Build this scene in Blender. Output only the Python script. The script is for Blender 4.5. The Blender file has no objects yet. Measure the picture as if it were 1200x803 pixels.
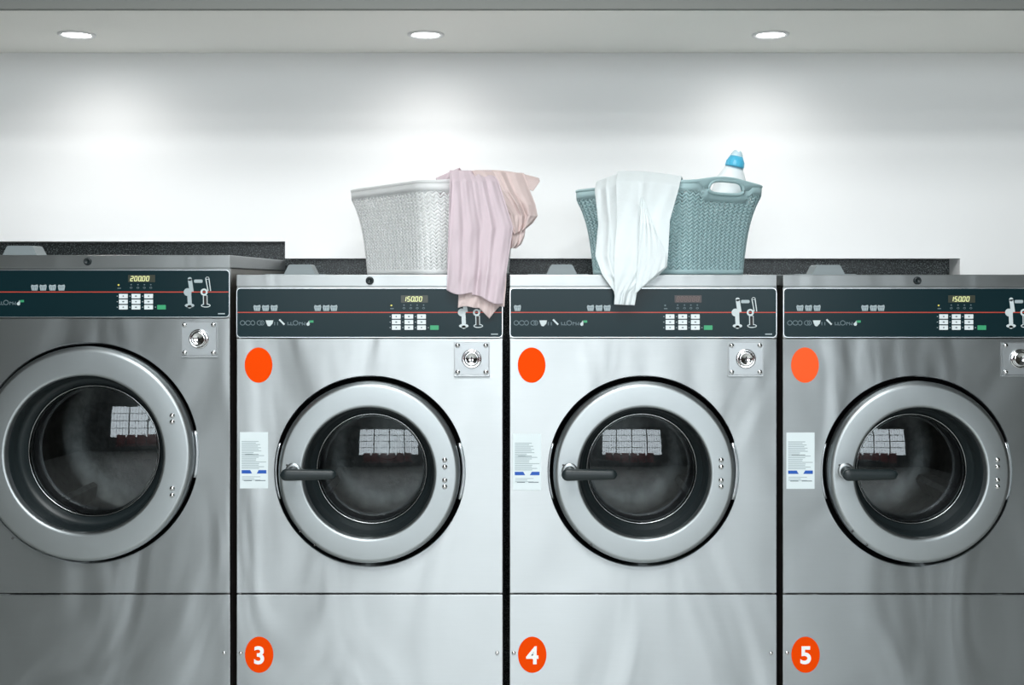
import bpy, bmesh, math, random
from mathutils import Vector, Matrix
random.seed(7)
PI = math.pi
scene = bpy.context.scene
col = scene.collection
U = 0.00225          # metres per photo pixel on the plane of the machine fronts
D0 = 3.10            # distance of the machine fronts
CZ = 1.40            # eye height
FPX = D0 / U

def fx(px): return (px - 600) * U
def fz(py): return CZ - (py - 331) * U
def at(px, py, D): return Vector(((px - 600) * D / FPX, D, CZ - (py - 331) * D / FPX))

# ------------------------------------------------------------------ materials
MATS = {}
def srgb(r, g, b):
    f = lambda c: ((c / 255 + .055) / 1.055) ** 2.4 if c > 10 else c / 255 / 12.92
    return (f(r), f(g), f(b), 1)

def mat(name, c=(0.8, 0.8, 0.8, 1), rough=0.5, metal=0.0, emit=0.0, spec=0.5, bump=None, var=0.0, vscale=40, coat=0.0, aniso=0.0, sub=0.0):
    if name in MATS: return MATS[name]
    m = bpy.data.materials.new(name); m.use_nodes = True
    nt = m.node_tree; b = nt.nodes['Principled BSDF']
    b.inputs['Base Color'].default_value = c
    b.inputs['Roughness'].default_value = rough
    b.inputs['Metallic'].default_value = metal
    b.inputs['Specular IOR Level'].default_value = spec
    b.inputs['Coat Weight'].default_value = coat
    if sub: b.inputs['Transmission Weight'].default_value = 0
    if emit:
        b.inputs['Emission Color'].default_value = c
        b.inputs['Emission Strength'].default_value = emit
    tc = nt.nodes.new('ShaderNodeTexCoord')
    n = nt.nodes.new('ShaderNodeTexNoise'); n.inputs['Scale'].default_value = vscale; n.inputs['Detail'].default_value = 4
    nt.links.new(tc.outputs['Object'], n.inputs['Vector'])
    if var:
        mx = nt.nodes.new('ShaderNodeMix'); mx.data_type = 'RGBA'
        mx.inputs[6].default_value = tuple(x * (1 - var) for x in c[:3]) + (1,)
        mx.inputs[7].default_value = tuple(min(1, x * (1 + var)) for x in c[:3]) + (1,)
        nt.links.new(n.outputs['Fac'], mx.inputs[0]); nt.links.new(mx.outputs[2], b.inputs['Base Color'])
    if bump:
        bp = nt.nodes.new('ShaderNodeBump'); bp.inputs['Strength'].default_value = bump[0]; bp.inputs['Distance'].default_value = bump[1]
        nt.links.new(n.outputs['Fac'], bp.inputs['Height']); nt.links.new(bp.outputs['Normal'], b.inputs['Normal'])
    MATS[name] = m
    return m

def steel(name, c, rough, aniso, wave, wscale=(3.2, 1, 1.5), tangent=(0, 0, 1)):
    m = bpy.data.materials.new(name); m.use_nodes = True
    nt = m.node_tree; b = nt.nodes['Principled BSDF']; L = nt.links.new
    b.inputs['Base Color'].default_value = c
    b.inputs['Metallic'].default_value = 1
    b.inputs['Anisotropic'].default_value = aniso
    cx = nt.nodes.new('ShaderNodeCombineXYZ')
    for i in range(3): cx.inputs[i].default_value = tangent[i]
    L(cx.outputs[0], b.inputs['Tangent'])
    g = nt.nodes.new('ShaderNodeNewGeometry')
    mp = nt.nodes.new('ShaderNodeMapping'); mp.inputs['Scale'].default_value = (14, 14, 900)
    L(g.outputs['Position'], mp.inputs['Vector'])
    n1 = nt.nodes.new('ShaderNodeTexNoise'); n1.inputs['Scale'].default_value = 1; n1.inputs['Detail'].default_value = 3
    L(mp.outputs[0], n1.inputs['Vector'])
    mr = nt.nodes.new('ShaderNodeMapRange'); mr.inputs['To Min'].default_value = rough * .85; mr.inputs['To Max'].default_value = rough * 1.15
    L(n1.outputs['Fac'], mr.inputs['Value']); L(mr.outputs[0], b.inputs['Roughness'])
    mp2 = nt.nodes.new('ShaderNodeMapping'); mp2.inputs['Scale'].default_value = wscale
    L(g.outputs['Position'], mp2.inputs['Vector'])
    n2 = nt.nodes.new('ShaderNodeTexNoise'); n2.inputs['Scale'].default_value = 1; n2.inputs['Detail'].default_value = 1.5; n2.inputs['Distortion'].default_value = 1.2
    L(mp2.outputs[0], n2.inputs['Vector'])
    b1 = nt.nodes.new('ShaderNodeBump'); b1.inputs['Strength'].default_value = 1; b1.inputs['Distance'].default_value = wave
    L(n2.outputs['Fac'], b1.inputs['Height'])
    b2 = nt.nodes.new('ShaderNodeBump'); b2.inputs['Strength'].default_value = .03; b2.inputs['Distance'].default_value = .0004
    L(n1.outputs['Fac'], b2.inputs['Height']); L(b1.outputs[0], b2.inputs['Normal']); L(b2.outputs[0], b.inputs['Normal'])
    # faint smudges and cleaning marks
    n3 = nt.nodes.new('ShaderNodeTexNoise'); n3.inputs['Scale'].default_value = 6; n3.inputs['Detail'].default_value = 6
    L(g.outputs['Position'], n3.inputs['Vector'])
    mx = nt.nodes.new('ShaderNodeMix'); mx.data_type = 'RGBA'
    mx.inputs[6].default_value = tuple(x * .93 for x in c[:3]) + (1,); mx.inputs[7].default_value = c
    L(n3.outputs['Fac'], mx.inputs[0]); L(mx.outputs[2], b.inputs['Base Color'])
    MATS[name] = m
    return m

STEEL = steel('brushed_steel', (.46, .485, .495, 1), .50, .88, .0105)
LID = steel('lid_steel', (.43, .45, .455, 1), .45, .8, .002, (6, 1, 1))
RING = steel('door_ring_steel', (.44, .47, .48, 1), .46, .5, .001)
PLATE = steel('lock_plate_steel', (.46, .48, .49, 1), .42, .2, .0002, (20, 1, 20))
SIDE = steel('side_steel', (.42, .40, .37, 1), .4, .2, .002)
CHROME = mat('chrome', (.8, .8, .8, 1), .12, 1)
BRIGHT = mat('frame_metal', (.75, .78, .8, 1), .3, 1)
PANEL = mat('black_panel_glass', srgb(14, 38, 43), .25, 0, spec=.2)
DISP = mat('display_window', srgb(52, 56, 44), .3)
DISPOFF = mat('display_window_off', srgb(60, 50, 50), .3)
DIGIT = mat('lit_digits', srgb(215, 218, 160), .5, emit=.3)
DIGOFF = mat('unlit_digits', srgb(110, 92, 88), .5)
REDLINE = mat('red_line', srgb(205, 70, 50), .4)
KEY = mat('key_white', srgb(222, 230, 232), .4)
KEYMARK = mat('key_marking', srgb(90, 105, 110), .5)
GREEN = mat('key_green', srgb(52, 158, 108), .4)
ICON = mat('icon_grey', srgb(165, 178, 182), .5)
ICONDIM = mat('icon_dim', srgb(95, 112, 118), .5)
ICONW = mat('icon_white', srgb(200, 210, 212), .5)
YELLOW = mat('led_yellow', srgb(215, 200, 90), .4, emit=.2)
RUBBER = mat('black_rubber', srgb(26, 34, 36), .42, bump=(.2, .001), vscale=60)
BLACK = mat('black_plastic', srgb(24, 34, 36), .38, bump=(.15, .0006), vscale=300)
DARKGAP = mat('dark_cavity', srgb(14, 15, 16), .5)
ORANGE = mat('orange_vinyl', srgb(243, 72, 0), .6, spec=.05)
ORANGE2 = mat('orange_vinyl_lighter', srgb(252, 88, 20), .45, spec=.3)  # slightly lighter orange, for one blank sticker
WHITEINK = mat('white_vinyl', srgb(250, 250, 250), .5)
PAPER = mat('label_paper', srgb(222, 232, 234), .5)
INK = mat('label_ink', srgb(165, 178, 182), .6)
INKD = mat('label_ink_dark', srgb(125, 138, 142), .6)
BLUE = mat('label_blue', srgb(20, 84, 176), .45)
TAB = mat('grey_lid_tab', srgb(128, 137, 139), .45, bump=(.2, .0005), vscale=200)
WALL = mat('white_wall_paint', srgb(246, 246, 246), .62, var=.01, vscale=3, bump=(.05, .001))
SOFFIT = mat('soffit_paint', srgb(250, 249, 244), .8, var=.01, vscale=3)
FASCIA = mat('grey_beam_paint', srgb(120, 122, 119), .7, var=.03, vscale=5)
BWHITE = mat('white_basket_plastic', srgb(252, 254, 254), .42)
BBLUE = mat('blue_basket_plastic', srgb(188, 216, 219), .45)
BOTTLE = mat('bottle_white', srgb(238, 243, 244), .35)
CAPBLUE = mat('bottle_cap_blue', srgb(84, 190, 226), .35)
CAPCLEAR = mat('bottle_cap_clear', srgb(205, 230, 240), .25)
FLOOR = mat('pale_floor_tile', srgb(182, 184, 180), .35, var=.05, vscale=4)
DARKWALL = mat('dark_side_wall', srgb(50, 46, 36), .8, var=.05, vscale=3)
REDSEAT = mat('red_seat', srgb(175, 38, 40), .5)
FRAME = mat('window_frame_dark', srgb(60, 64, 66), .5)

def translucent_plastic(m, c, k):
    nt = m.node_tree; o = nt.nodes['Material Output']; b = nt.nodes['Principled BSDF']
    t = nt.nodes.new('ShaderNodeBsdfTranslucent'); t.inputs[0].default_value = c
    x = nt.nodes.new('ShaderNodeMixShader'); x.inputs[0].default_value = k
    nt.links.new(b.outputs[0], x.inputs[1]); nt.links.new(t.outputs[0], x.inputs[2]); nt.links.new(x.outputs[0], o.inputs[0])
translucent_plastic(BWHITE, (1, 1, 1, 1), .45); translucent_plastic(BBLUE, srgb(200, 226, 228), .3)
def granite():
    m = bpy.data.materials.new('black_granite'); m.use_nodes = True
    nt = m.node_tree; b = nt.nodes['Principled BSDF']; L = nt.links.new
    g = nt.nodes.new('ShaderNodeNewGeometry')
    n = nt.nodes.new('ShaderNodeTexNoise'); n.inputs['Scale'].default_value = 230; n.inputs['Detail'].default_value = 3; n.inputs['Roughness'].default_value = .8
    L(g.outputs['Position'], n.inputs['Vector'])
    r = nt.nodes.new('ShaderNodeValToRGB')
    r.color_ramp.elements[0].position = .5; r.color_ramp.elements[0].color = srgb(20, 24, 25)
    r.color_ramp.elements[1].position = .72; r.color_ramp.elements[1].color = srgb(160, 172, 172)
    L(n.outputs['Fac'], r.inputs[0]); L(r.outputs[0], b.inputs['Base Color']); b.inputs['Roughness'].default_value = .35
    return m
GRANITE = granite()

def thin_glass():
    m = bpy.data.materials.new('door_glass'); m.use_nodes = True
    nt = m.node_tree; L = nt.links.new; nt.nodes.clear()
    o = nt.nodes.new('ShaderNodeOutputMaterial'); mx = nt.nodes.new('ShaderNodeMixShader')
    t = nt.nodes.new('ShaderNodeBsdfTransparent'); t.inputs[0].default_value = (.5, .53, .53, 1)
    gl = nt.nodes.new('ShaderNodeBsdfGlossy'); gl.inputs['Roughness'].default_value = .03; gl.inputs[0].default_value = (.95, .98, 1, 1)
    f = nt.nodes.new('ShaderNodeFresnel'); f.inputs[0].default_value = 1.62
    L(f.outputs[0], mx.inputs[0]); L(t.outputs[0], mx.inputs[1]); L(gl.outputs[0], mx.inputs[2]); L(mx.outputs[0], o.inputs[0])
    return m
GLASS = thin_glass()

def drum_metal():
    m = mat('drum_steel', (.22, .22, .22, 1), .45, 1, var=.5, vscale=35, bump=(.4, .004))
    return m
DRUM = drum_metal()

def fabric(name, c, trans=.35, alpha=1.0, wscale=600):
    m = bpy.data.materials.new(name); m.use_nodes = True
    nt = m.node_tree; L = nt.links.new; nt.nodes.clear()
    o = nt.nodes.new('ShaderNodeOutputMaterial')
    d = nt.nodes.new('ShaderNodeBsdfDiffuse'); d.inputs[0].default_value = c
    tl = nt.nodes.new('ShaderNodeBsdfTranslucent'); tl.inputs[0].default_value = c
    mx = nt.nodes.new('ShaderNodeMixShader'); mx.inputs[0].default_value = trans
    L(d.outputs[0], mx.inputs[1]); L(tl.outputs[0], mx.inputs[2])
    tc = nt.nodes.new('ShaderNodeTexCoord')
    n = nt.nodes.new('ShaderNodeTexNoise'); n.inputs['Scale'].default_value = 28; n.inputs['Detail'].default_value = 5
    L(tc.outputs['Object'], n.inputs['Vector'])
    bp = nt.nodes.new('ShaderNodeBump'); bp.inputs['Strength'].default_value = .5; bp.inputs['Distance'].default_value = .004
    L(n.outputs['Fac'], bp.inputs['Height']); L(bp.outputs[0], d.inputs['Normal'])
    last = mx
    if alpha < 1:
        tr = nt.nodes.new('ShaderNodeBsdfTransparent'); m2 = nt.nodes.new('ShaderNodeMixShader'); m2.inputs[0].default_value = alpha
        L(tr.outputs[0], m2.inputs[1]); L(mx.outputs[0], m2.inputs[2]); last = m2
    L(last.outputs[0], o.inputs[0])
    return m
PINK = fabric('blush_chiffon', srgb(234, 220, 226), .35, .95)
PINK2 = fabric('peach_chiffon', srgb(240, 224, 221), .35, .93)
LINEN = fabric('white_cotton', srgb(240, 246, 247), .25)

# ------------------------------------------------------------------ mesh builder
class MB:
    def __init__(s): s.v = []; s.f = []; s.sm = []; s.chunks = []
    def add(s, verts, faces, smooth=False):
        k = len(s.v); s.v += [tuple(p) for p in verts]
        s.f += [tuple(i + k for i in f) for f in faces]; s.sm += [smooth] * len(faces); s.chunks.append((len(verts), len(faces)))
    def box(s, x0, x1, y0, y1, z0, z1, bev=0.0, seg=2):
        if x0 > x1: x0, x1 = x1, x0
        if z0 > z1: z0, z1 = z1, z0
        bm = bmesh.new(); bmesh.ops.create_cube(bm, size=1)
        for v in bm.verts:
            v.co = Vector(((x0 + x1) / 2 + v.co.x * (x1 - x0), (y0 + y1) / 2 + v.co.y * (y1 - y0), (z0 + z1) / 2 + v.co.z * (z1 - z0)))
        if bev: bmesh.ops.bevel(bm, geom=bm.edges[:], offset=bev, segments=seg, profile=.5, affect='EDGES')
        s.bm(bm)
    def bm(s, bm, smooth=False):
        bm.verts.ensure_lookup_table(); bm.verts.index_update()
        s.add([v.co.copy() for v in bm.verts], [[v.index for v in f.verts] for f in bm.faces], smooth); bm.free()
    def lathe(s, cx, cz, prof, n=96, smooth=True, sx=1, sz=1):
        """profile of (radius, y) turned about the axis parallel to Y through (cx, cz)"""
        vs = []; fs = []; rings = []
        for r, y in prof:
            if r <= 1e-6: rings.append([len(vs)]); vs.append((cx, y, cz)); continue
            rings.append(list(range(len(vs), len(vs) + n)))
            for i in range(n):
                a = 2 * PI * i / n; vs.append((cx + r * sx * math.cos(a), y, cz + r * sz * math.sin(a)))
        for A, B in zip(rings, rings[1:]):
            for i in range(n):
                j = (i + 1) % n
                if len(A) == 1 and len(B) == 1: continue
                if len(A) == 1: fs.append((A[0], B[j], B[i]))
                elif len(B) == 1: fs.append((A[i], A[j], B[0]))
                else: fs.append((A[i], A[j], B[j], B[i]))
        s.add(vs, fs, smooth)
    def lathez(s, cx, cy, prof, n=40, sx=1, sy=1):
        vs = []; fs = []; rings = []
        for r, z in prof:
            if r <= 1e-6: rings.append([len(vs)]); vs.append((cx, cy, z)); continue
            rings.append(list(range(len(vs), len(vs) + n)))
            for i in range(n):
                a = 2 * PI * i / n; vs.append((cx + r * sx * math.cos(a), cy + r * sy * math.sin(a), z))
        for A, B in zip(rings, rings[1:]):
            for i in range(n):
                j = (i + 1) % n
                if len(A) == 1: fs.append((A[0], B[j], B[i]))
                elif len(B) == 1: fs.append((A[i], A[j], B[0]))
                else: fs.append((A[i], A[j], B[j], B[i]))
        s.add(vs, fs, True)
    def poly(s, pts, y0, y1):
        """outline (x,z) extruded from y0 (front) to y1 (back)"""
        n = len(pts)
        vs = [(p[0], y0, p[1]) for p in pts] + [(p[0], y1, p[1]) for p in pts]
        fs = [tuple(range(n)), tuple(range(2 * n - 1, n - 1, -1))]
        fs += [(i, i + n, (i + 1) % n + n, (i + 1) % n) for i in range(n)]
        s.add(vs, fs)
    def rrect(s, x0, x1, z0, z1, r, y0, y1, k=5):
        if x0 > x1: x0, x1 = x1, x0
        if z0 > z1: z0, z1 = z1, z0
        pts = []
        for cx, cz, a0 in ((x1 - r, z1 - r, 0), (x0 + r, z1 - r, 90), (x0 + r, z0 + r, 180), (x1 - r, z0 + r, 270)):
            for i in range(k + 1):
                a = math.radians(a0 + 90 * i / k); pts.append((cx + r * math.cos(a), cz + r * math.sin(a)))
        s.poly(pts, y0, y1)
    def ell(s, cx, cz, rx, rz, y0, y1, n=20):
        s.poly([(cx + rx * math.cos(2 * PI * i / n), cz + rz * math.sin(2 * PI * i / n)) for i in range(n)], y0, y1)
    def annulus(s, cx, cz, rx, rz, w, y0, n=20):
        vs = []; fs = []
        for i in range(n):
            a = 2 * PI * i / n
            for k in (1, 0): vs.append((cx + (rx - k * w) * math.cos(a), y0, cz + (rz - k * w) * math.sin(a)))
        for i in range(n):
            j = (i + 1) % n; fs.append((2 * i, 2 * i + 1, 2 * j + 1, 2 * j))
        s.add(vs, fs)
    def tube(s, pts, radii, n=10, closed=False, up=Vector((0, 0, 1)), flat=1.0, cap=True):
        m = len(pts); pts = [Vector(p) for p in pts]
        if not hasattr(radii, '__len__'): radii = [radii] * m
        vs = []; fs = []
        for i, p in enumerate(pts):
            a = pts[(i - 1) % m] if (closed or i) else pts[0]; b = pts[(i + 1) % m] if (closed or i < m - 1) else pts[-1]
            t = (b - a).normalized(); x = t.cross(up)
            if x.length < 1e-4: x = t.cross(Vector((1, 0, 0)))
            x.normalize(); y = x.cross(t)
            for j in range(n):
                q = 2 * PI * j / n; vs.append(p + x * (radii[i] * flat * math.cos(q)) + y * (radii[i] * math.sin(q)))
        for i in range(m if closed else m - 1):
            k = (i + 1) % m
            for j in range(n):
                l = (j + 1) % n; fs.append((i * n + j, i * n + l, k * n + l, k * n + j))
        if cap and not closed: fs += [tuple(range(n - 1, -1, -1)), tuple((m - 1) * n + j for j in range(n))]
        s.add(vs, fs, True)
    def build(s, name, m, parent=None, recalc=True):
        me = bpy.data.meshes.new(name)
        o = bpy.data.objects.new(name, me); col.objects.link(o)
        off = Vector((0, 0, 0)); p = parent
        while p: off += p.location; p = p.parent
        me.from_pydata([Vector(v) - off for v in s.v], [], s.f)
        me.polygons.foreach_set('use_smooth', s.sm)
        if recalc:
            b = bmesh.new(); b.from_mesh(me); bmesh.ops.recalc_face_normals(b, faces=b.faces[:]); b.to_mesh(me); b.free()
        me.materials.append(m)
        if parent: o.parent = parent
        return o

def build_each(mb, name, m, parent):
    out = []; k = 0
    for nv_, nf_ in mb.chunks:
        c = MB(); c.v = mb.v[k:k + nv_]; a = sum(x[1] for x in mb.chunks[:len(out)]); c.f = [tuple(i - k for i in f) for f in mb.f[a:a + nf_]]; c.sm = mb.sm[a:a + nf_]
        out.append(c.build(name, m, parent)); k += nv_
    return out
def empty(name, loc, label, cat, group=None):
    o = bpy.data.objects.new(name, None); o.empty_display_size = .1; col.objects.link(o)
    o.location = loc; o['label'] = label; o['category'] = cat
    if group: o['group'] = group
    return o
def tag(o, label, cat, group=None):
    o['label'] = label; o['category'] = cat
    if group: o['group'] = group
def structure(o): o['kind'] = 'structure'; return o

def text_mesh(txt, size, cx, cz, y, offset=0.0):
    cu = bpy.data.curves.new('t', 'FONT'); cu.body = txt; cu.size = size; cu.extrude = .0004; cu.offset = offset
    cu.align_x = 'CENTER'; cu.align_y = 'CENTER'
    o = bpy.data.objects.new('t', cu); col.objects.link(o)
    dg = bpy.context.evaluated_depsgraph_get(); me = bpy.data.meshes.new_from_object(o.evaluated_get(dg))
    vs = [v.co.copy() for v in me.vertices]; fs = [tuple(p.vertices) for p in me.polygons]
    bpy.data.objects.remove(o); bpy.data.curves.remove(cu); bpy.data.meshes.remove(me)
    xs = [v.x for v in vs]; ys = [v.y for v in vs]; mx = (min(xs) + max(xs)) / 2; my = (min(ys) + max(ys)) / 2
    return [(cx + v.x - mx, y - v.z, cz + v.y - my) for v in vs], fs

# ------------------------------------------------------------------ room
YB = 3.86            # face of the white wall behind the machines
ceilz = CZ + (331 - 62) * YB / FPX
ysof = (ceilz - CZ) * FPX / (331 - 12)
XW = 4.4; YR = -4.0; TOP = 3.35
def W(px, py): p = at(px, py, YB); return p.x, p.z
x334, z283 = W(334, 283); x1125, z303 = W(1125, 303)
mb = MB()   # white wall with the stepped opening above the counter
yb2 = YB + .095
mb.poly([(-XW, z283), (x334, z283), (x334, z303), (x1125, z303), (x1125, 0), (XW, 0), (XW, ceilz), (-XW, ceilz)], YB, yb2)
structure(mb.build('wall_back', WALL))
mb = MB(); mb.box(-XW, x1125 + .02, yb2 + .001, yb2 + .03, 0.001, z283 + .05)
g = mb.build('granite_splashback', GRANITE)
tag(g, 'speckled black granite strip set in the wall opening behind the washers', 'splashback')
mb = MB(); mb.box(-XW, XW, ysof, yb2 + .1, ceilz, ceilz + .06); structure(mb.build('ceiling_soffit', SOFFIT))
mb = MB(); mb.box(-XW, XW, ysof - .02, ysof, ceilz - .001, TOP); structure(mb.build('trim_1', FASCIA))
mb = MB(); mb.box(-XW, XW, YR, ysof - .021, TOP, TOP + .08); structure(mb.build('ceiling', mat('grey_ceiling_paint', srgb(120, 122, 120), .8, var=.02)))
mb = MB(); mb.box(-XW, XW, YR, yb2 + .1, -.08, 0); structure(mb.build('floor', FLOOR))
mb = MB(); mb.box(-XW - .1, -XW, YR, yb2 + .1, 0, TOP); structure(mb.build('wall_left', DARKWALL))
mb = MB(); mb.box(XW, XW + .1, YR, yb2 + .1, 0, TOP); structure(mb.build('wall_right', DARKWALL))
WX0, WX1, WZ0, WZ1 = -2.3, 2.85, .95, 3.15
mb = MB()
mb.box(-XW, WX0, YR - .15, YR, 0, TOP); mb.box(WX1, XW, YR - .15, YR, 0, TOP)
mb.box(WX0, WX1, YR - .15, YR, 0, WZ0); mb.box(WX0, WX1, YR - .15, YR, WZ1, TOP)
structure(mb.build('wall_front', DARKWALL))
mb = MB()
for i in range(5):
    x = WX0 + (WX1 - WX0) * i / 4; w = .045; mb.box(x - w, x + w, YR - .1, YR - .04, WZ0, WZ1)
for i in range(25):
    x = WX0 + (WX1 - WX0) * i / 24; mb.box(x - .008, x + .008, YR - .08, YR - .06, WZ0, WZ1)
for z in (WZ0, 1.58, 2.1, 2.62, WZ1): mb.box(WX0, WX1, YR - .09, YR - .05, z - .02, z + .02)
structure(mb.build('window_1', FRAME))
# red seating in front of the window, seen only as the reflections in the door glass
bench = empty('waiting_bench', (0.1, -3.3, 0), 'row of red seats under the window, seen mirrored in the washer door glass', 'bench')
mb = MB()
for i in range(6):
    x = -1.5 + i * .64; mb.box(x - .28, x + .28, -3.5, -3.1, .42, .47, .02)
mb.build('seat', REDSEAT, bench)
mb = MB()
for i in range(6):
    x = -1.5 + i * .64; mb.box(x - .28, x + .28, -3.58, -3.5, .5, 1.12, .03)
mb.build('backrest', REDSEAT, bench)
mb = MB(); mb.box(-1.7, 1.9, -3.4, -3.34, .36, .42)
for x in (-1.5, .1, 1.7): mb.box(x - .03, x + .03, -3.4, -3.34, 0, .36); mb.box(x - .03, x + .03, -3.6, -3.1, 0, .03)
mb.build('frame', FRAME, bench)
mb = MB(); mb.box(-30, 30, -40, YR - .16, -.2, -.1); structure(mb.build('ground', mat('street_asphalt', srgb(120, 120, 120), .9, var=.1)))

# recessed downlights in the soffit
LY = (ceilz - CZ) * FPX / (331 - 40)
for px, lab in ((90, 'round recessed downlight glowing above the large left washer'),
                (499, 'round recessed downlight glowing above the white basket'),
                (903, 'round recessed downlight glowing above the blue basket')):
    X = (px - 600) * LY / FPX
    d = empty('ceiling_downlight', (X, LY, ceilz), lab, 'ceiling light', 'downlights in the soffit')
    mb = MB(); mb.lathez(X, LY, [(.056, ceilz), (.056, ceilz - .004), (.048, ceilz - .006), (.041, ceilz - .003), (.040, ceilz)], 48)
    mb.build('trim_ring', mat('downlight_ring', srgb(235, 235, 235), .4), d)
    mb = MB(); mb.lathez(X, LY, [(.040, ceilz - .002), (0, ceilz - .003)], 48)
    mb.build('diffuser', mat('downlight_diffuser', (1, 1, 1, 1), .5, emit=14), d)
    li = bpy.data.lights.new('downlight_lamp', 'SPOT'); li.energy = 3.3; li.spot_size = math.radians(172); li.spot_blend = 1; li.shadow_soft_size = .04
    li.color = (1, .985, .96)
    lo = bpy.data.objects.new('downlight_lamp', li); lo.location = (0, 0, -.03); lo.parent = d; col.objects.link(lo)

# ------------------------------------------------------------------ washing machines
SEG = {'0': 'abcdef', '1': 'bc', '2': 'abged', '5': 'afgcd', '8': 'abcdefg'}
def digits(mb, txt, cx, cz, h, y):
    w = h * .52; pitch = h * .88; n = len([c for c in txt if c != '.']); x = cx - pitch * (n - 1) / 2; t = h * .085
    sh = lambda px, pz: (px + (pz - cz) * .14, pz)
    def q(x0, x1, z0, z1): mb.poly([sh(x0, z0), sh(x1, z0), sh(x1, z1), sh(x0, z1)], y, y + .0003)
    for c in txt:
        if c == '.': q(x - pitch * .5 - t, x - pitch * .5 + t, cz - h / 2 - t * 1.2, cz - h / 2 + t); continue
        l, r, to, bo = x - w / 2, x + w / 2, cz + h / 2, cz - h / 2
        S = SEG[c]
        if 'a' in S: q(l, r, to - t, to + t)
        if 'd' in S: q(l, r, bo - t, bo + t)
        if 'g' in S: q(l, r, cz - t, cz + t)
        if 'f' in S: q(l - t, l + t, cz, to)
        if 'e' in S: q(l - t, l + t, bo, cz)
        if 'b' in S: q(r - t, r + t, cz, to)
        if 'c' in S: q(r - t, r + t, bo, cz)
        x += pitch

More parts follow.
